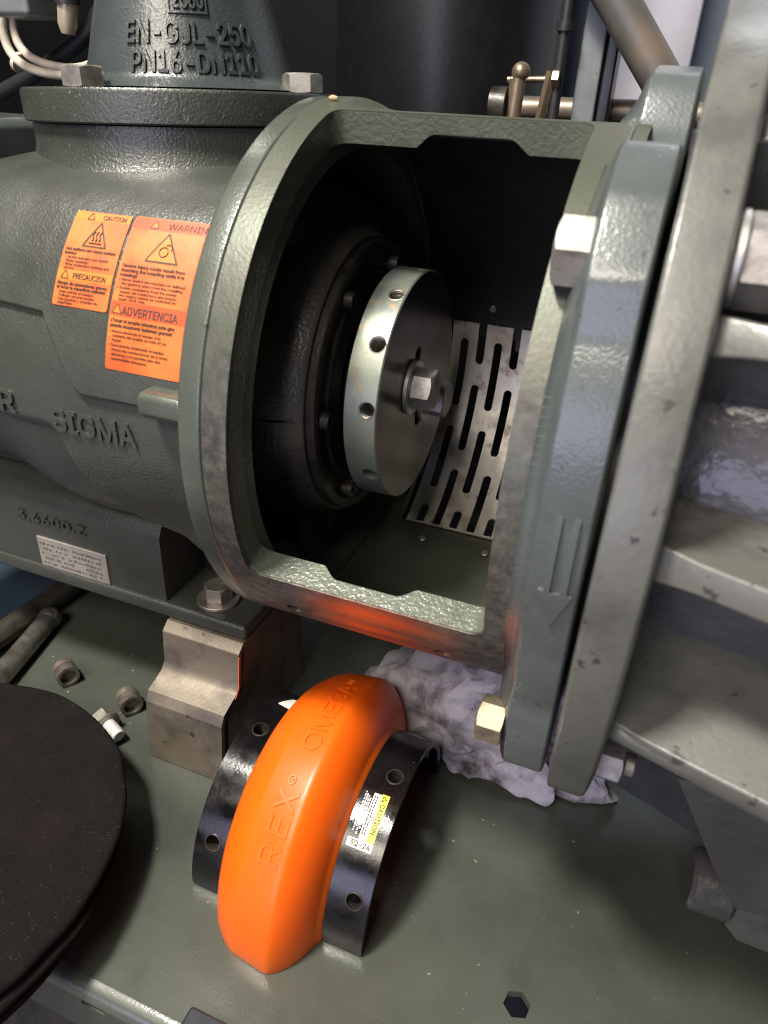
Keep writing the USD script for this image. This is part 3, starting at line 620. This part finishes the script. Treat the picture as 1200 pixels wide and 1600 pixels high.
lets = [text_on_cyl(tx, hh, x0, th, .1080, .0034, width=w_, mode='up', yc=YC, zc=ZC, slope=.0777) for tx, th, hh, w_, x0 in letters]
body = mf(tyre)
for l_ in lets:
    for piece in l_.split(only_watertight=False): body = body + mf(piece)
obj('rubber_ring', tm(body), 'orange_rubber', OC, smooth=30)
RSH = .0790
def shoe(x0, x1, hx):
    c = crect(x0, x1, 0.3, 179.7, RSH, .002)
    for th in (28.5, 86.5, 144.5): c = c - CS.circle(.0054, 40).translate((hx, rad(th) * RSH))
    m = slab(c, RSH - .0050, RSH, RSH, .004, YC, ZC)
    return m
s1 = obj('steel_shoe', shoe(-.0695, -.038, -.0566), 'black_gloss', OC, smooth=35)
s2 = obj('steel_shoe', shoe(.0215, .0545, .0446), 'black_gloss', OC, smooth=35)
# hole collars
for sh_, hx in ((s1, -.0566), (s2, .0446)):
    for th in (28.5, 86.5, 144.5):
        c, s = math.cos(rad(th)), math.sin(rad(th))
        obj('hole_rim', place(washer_mesh(.0060, .0051, .0140, .0004), (hx, YC - (RSH - .0135) * c, ZC + (RSH - .0135) * s), (0, -c, s)), 'black_steel', sh_)
def shoe_patch(name, x0, x1, t0, t1, m, lift, parent, label=None):
    return obj(name, slab(crect(x0, x1, t0, t1, RSH, .0004), RSH - .0004, RSH + lift, RSH, .003, YC, ZC), m, parent, label=label)
w1 = shoe_patch('caution_sticker', .0300, .0470, 50., 53.9, 'label_white', .00025, s2, label='white and yellow caution sticker with date 3Q-24')
obj('text_line', text_on_cyl('3Q-24', .0032, .0318, 50.9, RSH + .0004, .0001, width=.0135, bold=True, yc=YC, zc=ZC), 'label_ink', w1, smooth=False)
shoe_patch('white_field', .0366, .0420, 53.9, 75.5, 'label_white', .00022, w1)
yf = shoe_patch('yellow_field', .0418, .0470, 54.2, 76.0, 'label_yellow', .00028, w1)
obj('text_line', text_on_cyl('CAUTION', .0030, .0429, 71.6, RSH + .0004, .0001, width=.0190, bold=True, mode='down', yc=YC, zc=ZC), 'label_ink', yf, smooth=False)
a, o = None, None
tri = CSP([[(.0428, rad(72.2) * RSH), (.0462, rad(73.8) * RSH), (.0428, rad(75.4) * RSH)]]); tri = tri - tri.offset(-.0006)
obj('symbol_frame', slab(tri, RSH, RSH + .0004, RSH, .003, YC, ZC), 'label_ink', yf)
def fine_print(x, t_hi, t_lo, m, lift):
    t, ms = t_hi, []
    while t > t_lo:
        w_ = rng.uniform(.5, 2.0); ms.append(slab(crect(x, x + .0008, t - w_, t, RSH), RSH, RSH + lift, RSH, .003, YC, ZC)); t -= w_ + rng.uniform(.3, .6)
    obj('text_line', ms, m, w1, smooth=False)
for i in range(4): fine_print(.0311 + .0013 * i, 75. - .8 * i, 56.5 + 2.5 * (i % 2), 'label_white', .0002)
for i in range(2): fine_print(.0374 + .0016 * i, 74., 57., 'label_ink', .0004)
obj('symbol_mark', text_on_cyl('G', .0024, .0400, 63, RSH + .0003, .0001, yc=YC, zc=ZC, bold=True), 'label_ink', w1, smooth=False)
tg_ = slab(CSP([[(-.0600, rad(109) * RSH), (-.0475, rad(106.5) * RSH), (-.0430, rad(113) * RSH), (-.0440, rad(121) * RSH), (-.0540, rad(119) * RSH)]]).offset(-.0008).offset(.0008, m3.JoinType.Round), RSH - .0002, RSH + .0003, RSH, .003, YC, ZC)
obj('paper_tag', tg_, 'label_white', s1, label='blank white tag stuck near the top of the rear shoe')

# ================================================================== ELECTRIC MOTOR
MO = thing('electric_motor', 'grey green cast electric motor end with ribs on the right', 'motor')
mt = [(-180, .215), (-90, .190), (-72, .195), (-62, .2150), (-55, .2185), (-45, .2170), (-30, .2150), (0, .2130), (45, .2140), (90, .2150), (135, .2150), (180, .215)]
f2 = outline(mt, 1.5)
obj('end_flange', star(f2, [(.1385, .0035), (.1391, .001), (.1405, .0), (.1562, .0), (.1580, .0012), (.1590, .004)], 360, .10), 'motor_paint', MO, smooth=40)
obj('frame', revolve([(.335, .05), (.335, .262), (.345, .272), (.80, .272), (.80, .05)], 120), 'motor_paint', MO, smooth=40)
obj('body', revolve([(.150, .05), (.150, .150), (.162, .152), (.20, .158), (.30, .175), (.45, .180), (.45, .05)], 160), 'motor_cast', MO, smooth=60)
for th, th2 in ((53, 50.0), (30.2, 26), (7.7, 6.5), (-18.0, -11.5), (78, 77), (100, 100)):
    P = []
    lo = []
    n_ = 14; q = np.linspace(0, 1, n_); xs = .1585 + q * .180
    ro = .2040 + .060 * q ** .95; tt = th + (th2 - th) * 1.33 * q
    ms = []
    prev = None
    V = []; half0 = .0062
    for x, r, a, qq in zip(xs, ro, tt, q):
        half = half0 * (1 + .25 * math.exp(-qq / .03))
        c, s = math.cos(rad(a)), math.sin(rad(a)); e = np.array([0, -c, s]); n = np.array([0, s, c])
        for rr, hh in ((.146, half * 1.8), (.160, half * 1.15), (r - .0016, half), (r, half - .0016), (r, -half + .0016), (r - .0016, -half), (.160, -half * 1.15), (.146, -half * 1.8)):
            V.append(np.array([x, 0, 0]) + e * rr + n * hh)
    V = np.array(V); F = []
    for i in range(n_ - 1):
        for k in range(8):
            a_, b_ = i * 8 + k, i * 8 + (k + 1) % 8; F += [[a_, b_, b_ + 8], [a_, b_ + 8, a_ + 8]]
    for b_ in (0, (n_ - 1) * 8):
        for k in range(1, 7): F.append([b_, b_ + k, b_ + k + 1])
    t = trimesh.Trimesh(V, F, process=False); trimesh.repair.fix_normals(t)
    obj('rib', t, 'motor_paint', MO, smooth=50)
bolt_x(MO, .1592, .1965, 38.8, 1, .028, .020, 'zinc', 15, washer=.0165, name='nut')
bolt_x(MO, .1592, .1945, -38.2, 1, .0205, .0135, 'zinc', 10, name='nut')
obj('stud', place(disc(.0058, .006, .001, 32), (.1727, -.1945 * math.cos(rad(-38.2)), .1945 * math.sin(rad(-38.2))), (1, 0, 0)), 'thread_steel', MO)
def yplate(poly, y0, y1):
    m = tm(CSP([poly]).extrude(y1 - y0)); v = np.array(m.vertices); m.vertices = np.stack([v[:, 0], v[:, 2] + y0, v[:, 1]], 1); trimesh.repair.fix_normals(m); return m
ft = obj('foot_gusset', yplate([(.150, -.150), (.160, -.182), (.240, -.2125), (.245, -.14)], -.104, -.096), 'front_metal', MO)
obj('foot_web', yplate([(.205, -.150), (.2400, -.212), (.2555, -.236), (.40, -.236), (.40, -.15)], -.122, -.1), 'motor_cast', MO)
obj('foot_block', yplate([(.2540, -.228), (.2575, -.2240), (.36, -.2240), (.36, -.284), (.270, -.2800), (.2605, -.270)], -.110, -.04), 'motor_paint', MO, smooth=30)
obj('foot_boss', place(disc(.0190, .026, .0025, 48), (.2330, -.104, -.2450), (1, 0, .0)), 'motor_cast', MO)

# ================================================================== WIPING RAG
ico = trimesh.creation.icosphere(subdivisions=7)
v = np.array(ico.vertices); d = v.copy()
wv = np.stack([fbm(d * 1.7 + o_, 2, 21) - .5 for o_ in (1., 5., 9.)], -1)
q_ = d * np.array([1.9, 1.7, 1.7]) + 1.3 * wv + 4.
q_ = d * np.array([3.0, 1.0, 1.3]) + 1.1 * wv + 4.
n1, n2, n3 = noise(q_, 3), noise(q_ * 1.9 + 7, 8), noise(q_ * np.array([3.2, 4.5, 3.5]) + 2, 5)
f1_, f2_, f3_ = [(1 - np.sqrt((2 * n - 1) ** 2 + .006)) for n in (n1, n2, n3)]
k = .74 + .36 * (fbm(d * 1.5 + 7, 2, 2) - .5) + .26 * f1_ ** 2 + .13 * f2_ ** 2 + .035 * f3_ ** 2
P = d * k[:, None] * np.array([.108, .052, .066]) + np.array([.079, .002, -.275])
P[:, 2] += .012 * np.sin((P[:, 0] - .02) * 26)
P[:, 2] = np.where(P[:, 2] < ZP + .0015, ZP + .0015 + .0012 * fbm(P * 80, 2, 3), P[:, 2])
ico.vertices = P
rg = obj('wiping_rag', ico, 'cloth', smooth=True); tag(rg, 'crumpled soiled grey wiping cloth lying under the bell housing', 'rag')

# ================================================================== FELT PAD
FP = thing('felt_pad', 'round black felt pad in the lower left corner', 'felt pad')
for i, (ox, oy, z0, hh, rr) in enumerate(((0, 0, -.2585, .0075, .1395), (.003, -.004, -.2665, .0070, .1390), (.0015, -.007, -.2745, .0070, .1385), (-.002, -.004, -.2830, .0075, .1360))):
    p = [(0, .001)] + [(0, rr - .003), (.0015, rr - .0008), (hh * .5, rr), (hh - .0015, rr - .0008), (hh, rr - .003)] + [(hh, q) for q in np.linspace(rr - .012, .001, 12)]
    q = revolve(p, 220, (-.238 + ox, -.2745 + oy, z0), 'z'); v = np.array(q.vertices)
    v[:, 2] += .003 * (fbm(v * 14, 3, 6) - .5); rr_ = v[:, :2] - np.array([-.238, -.2745]); v[:, :2] += rr_ * (.035 * (fbm(v * np.array([26, 26, 4.]), 3, 8 + i) - .5))[:, None]
    q.vertices = v; obj('felt_layer', q, 'felt', FP, smooth=60)

lv_, lf_ = [], []
for i in range(1100):
    a_, r_l = rng.uniform(0, 6.283), .138 * math.sqrt(rng.uniform(0, 1)); c_ = np.array([-.238 + r_l * math.cos(a_), -.2745 + r_l * math.sin(a_), -.2505])
    t_ = rng.uniform(0, 6.283); d_ = np.array([math.cos(t_), math.sin(t_), rng.uniform(-.2, .5)]) * rng.uniform(.0006, .0022); w_ = np.array([-math.sin(t_), math.cos(t_), 0]) * .00007
    n_ = len(lv_); lv_ += [c_ - w_, c_ + w_, c_ + d_ + w_, c_ + d_ - w_]; lf_ += [[n_, n_ + 1, n_ + 2], [n_, n_ + 2, n_ + 3]]
lint = obj('lint', trimesh.Trimesh(np.array(lv_), lf_, process=False), 'lint', FP, smooth=False); lint.SetCustomDataByKey('kind', 'stuff')
# ================================================================== LOOSE BOLTS, TOOL BARS
def loose(label, o, axis, col='brown_steel', end='brass_zinc'):
    B = thing('loose_bolt', label, 'bolt', 'loose bolts on the base plate')
    ax = np.array(axis, float); ax /= np.linalg.norm(ax)
    head = MF.cylinder(.011, .0098, .0095, 40) - MF.cylinder(.006, .0066, .0072, 40).translate((0, 0, .0065))
    obj('head', place(head, o, ax), col, B, smooth=30)
    obj('collar', place(disc(.0094, .0065, .0012, 40), np.array(o) - ax * .0065, ax), end, B)
    return B
loose('loose short bolt with bright yellow end, the farther left of two by the bracket', (-.2860, -.0830, ZP + .0100), (.80, -.50, .05))
loose('loose short bolt with yellow end lying nearest to the steel bracket', (-.2130, -.0880, ZP + .0100), (.80, -.55, .05))
B = thing('loose_bolt', 'loose bolt with bare white thread sticking out beside the black felt pad', 'bolt', 'loose bolts on the base plate')
o = np.array([-.2100, -.1180, ZP + .0105]); ax = np.array([.92, -.36, -.05]); ax /= np.linalg.norm(ax)
obj('head', place(hexbolt(.0165, .009), o - ax * .010, ax, 20), 'dull_zinc', B, smooth=20)
obj('flange', place(disc(.0105, .003, .0008, 40), o - ax * .001, ax), 'dull_zinc', B)
a = np.linspace(0, 2 * np.pi * 11, 220); hel = np.stack([.0052 * np.cos(a), .0052 * np.sin(a), np.linspace(.001, .016, 220)], 1)
obj('thread', [place(disc(.0053, .018, .0008, 32), o + ax * .001, ax), place(tube(hel, .0006, 6), o, ax)], 'label_white', B)
TB = thing('tool_bar', 'dull chrome tool bar with rounded end lying on the left of the base plate', 'tool bar')
e0, e1 = np.array([-.352, -.032, -.2895]), np.array([-.318, -.160, -.2895])
obj('shank', tube([e0 + (e1 - e0) * q for q in np.linspace(0, 1, 10)], .0098, 24), 'chrome_bar', TB)
bs = trimesh.creation.icosphere(3, .0112); bs.apply_translation(e0); obj('ball_end', bs, 'chrome_bar', TB, smooth=True)
TB2 = obj('black_rod', tube([np.array([-.366, .09, -.286]) + np.array([-.010, -.25, -.002]) * q for q in np.linspace(0, 1, 12)], .0115, 24), 'black_steel', None); tag(TB2, 'dark steel rod behind the chrome tool bar at the left edge', 'rod')

FB = obj('front_block', rbox((-.0235, -.330, -.34), (.030, -.2685, -.2905), .002), 'front_metal'); tag(FB, 'dark steel block at the front edge of the base plate', 'block')

# ================================================================== BACKGROUND
tk = obj('separator_tank', revolve([(-.20, .001), (-.20, .115), (.55, .115), (.60, .09), (.60, .001)], 120, (-.125, .405, 0), 'z'), 'panel_black', smooth=40); tag(tk, 'large dark upright tank behind the bell housing', 'tank')
cw = obj('cabinet_wall', rbox((-1.6, .60, -.46), (-.052, .64, .9), .002), 'panel_void'); tag(cw, 'dark cabinet panel behind the compressor inlet', 'cabinet panel')
cb = obj('blue_panel', rbox((-.052, .603, -.2), (1.2, .643, .9), .002), 'panel_blue'); tag(cb, 'pale blue grey cabinet panel behind the motor', 'cabinet panel')
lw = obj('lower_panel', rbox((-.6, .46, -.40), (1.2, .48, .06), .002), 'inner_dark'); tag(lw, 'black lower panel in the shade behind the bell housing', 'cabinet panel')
lv = obj('lavender_panel', rbox((.028, .50, .05), (.1105, .52, .9), .002), 'panel_lavender'); tag(lv, 'narrow pale lavender panel behind the slanted tube', 'cabinet panel')
st_ = obj('grey_strut', rbox((.0265, .30, -.05), (.0465, .33, .6), .002), 'strut_grey'); tag(st_, 'upright grey steel strut behind the housing', 'strut')
s2_ = obj('dark_strut', rbox((.0475, .302, -.05), (.0580, .33, .6), .002), 'panel_black'); tag(s2_, 'narrow black upright strut beside the grey one', 'strut')
tb = obj('slanted_tube', tube([np.array([.018, .27, .283]) + np.array([.096, 0, -.111]) * q for q in np.linspace(0, 1, 8)], .0155, 32), 'tube_grey'); tag(tb, 'grey speckled tube slanting down at the upper right', 'tube')
hp_ = obj('cross_pipe', tube([(-.05, .345, .1645), (.0, .345, .165), (.12, .345, .166), (.2, .345, .167)], .0105, 32), 'pipe_metal'); tag(hp_, 'tan horizontal pipe behind the top of the housing', 'pipe')
CBm = thing('upright_cable', 'black upright cable with a tie beside the grey strut', 'cable')
obj('cable', tube([(.0135, .285, z) for z in np.linspace(-.05, .6, 8)], .0050, 20), 'cable_black', CBm)
obj('cable_tie', tube([(.0135, .285, .222), (.0135, .285, .229)], .0072, 20), 'cable_black', CBm)
LK = thing('clamp_linkage', 'small bronze clamp linkage with bolts behind the housing', 'clamp')
bl = trimesh.creation.icosphere(3, .0080); bl.apply_translation((-.019, .285, .192)); obj('ball', bl, 'bronze', LK, smooth=True)
obj('post', tube([(-.022, .285, .150), (-.021, .285, .187)], .0070, 20), 'bronze', LK)
obj('pin', tube([(-.030, .285, .186), (.016, .285, .188)], .0026, 14), 'bronze', LK)
obj('lever', tube([(.0035, .28, .155), (.0085, .28, .193)], [.0045, .0045], 4), 'bronze', LK)
obj('nut', place(hexbolt(.012, .006), (.010, .280, .188), (1, 0, 0), 10), 'bronze', LK)
obj('hub', tube([(-.042, .285, .166), (-.028, .285, .166)], .0150, 28), 'black_steel', LK)
# upper left wiring
CRM = thing('cream_cable', 'pair of cream insulated cables looping at the upper left', 'cable')
pts_ = np.array([(-.405, .12, .30), (-.423, .12, .224), (-.429, .12, .204), (-.424, .12, .186), (-.401, .12, .175), (-.370, .12, .1725), (-.345, .12, .178), (-.315, .13, .195)])
obj('strand', tube(spline(pts_, 60), .0036, 16), 'cable_cream', CRM); obj('strand', tube(spline(pts_ + np.array([.0035, .008, .0052]), 60), .0036, 16), 'cable_cream', CRM)
obj('cable_tie', tube([(-.4235, .124, .181), (-.4205, .124, .1795)], .0080, 16), 'cable_cream', CRM)
bk = obj('black_hose', tube(spline([(-.56, .16, .135), (-.488, .16, .156), (-.437, .16, .175), (-.384, .16, .199), (-.363, .16, .217), (-.351, .16, .228), (-.33, .16, .28)], 60), .0065, 18), 'cable_black'); tag(bk, 'black hose running diagonally behind the cream cables', 'hose')
CN = thing('plug_connector', 'small black plug connector hanging at the upper left', 'connector')
obj('plug_body', tube([(-.337, .10, .265), (-.338, .10, .219)], .0095, 24), 'cable_black', CN)
obj('plug_tip', tube([(-.338, .10, .221), (-.341, .10, .206), (-.342, .10, .200)], [.0078, .0074, .005], 20), 'lamp_glass', CN)
gb = obj('grey_box', rbox((-.415, .09, .2105), (-.370, .13, .35), .004), 'strut_grey'); tag(gb, 'corner of a grey box at the top left', 'box')

gr_ = []
for i in range(90):
    x_, y_ = rng.uniform(-.33, .30), rng.uniform(-.272, .0); r_g = rng.uniform(.0003, .0009)
    q = trimesh.creation.icosphere(0, r_g); q.apply_scale([rng.uniform(.6, 2.4), rng.uniform(.6, 1.6), .5]); q.apply_transform(trimesh.transformations.rotation_matrix(rng.uniform(0, 6.3), (0, 0, 1))); q.apply_translation((x_, y_, ZP + r_g * .4)); gr_.append(q)
tag(obj('grit', gr_, 'grit'), 'fine pale grit and dust specks scattered over the green base plate', 'grit', None, 'stuff')
# ================================================================== CRUMBS
for lab, p, m, sc in (('tiny tan crumb lying on the black felt pad', (-.183, -.301, -.2495), 'crumb_tan', (.0016, .0012, .0008)), ('tiny orange crumb at the edge of the felt pad', (-.145, -.311, -.262), 'rust', (.002, .001, .001)),
                      ('tiny rust flake lying in the upper motor pocket by its flange', (.1655, -.165, .0215), 'rust', (.0022, .0012, .0006)),
                      ('tiny tan flake on top of the housing ring', (-.050, -.030, .1655), 'crumb_tan', (.0026, .0009, .0012))):
    q = trimesh.creation.icosphere(2, 1.); v = np.array(q.vertices); v *= (.7 + .6 * fbm(v * 2 + 5, 2, 3))[:, None]; q.vertices = v * np.array(sc) + np.array(p)
    tag(obj('crumb', q, m, smooth=True), lab, 'crumb')
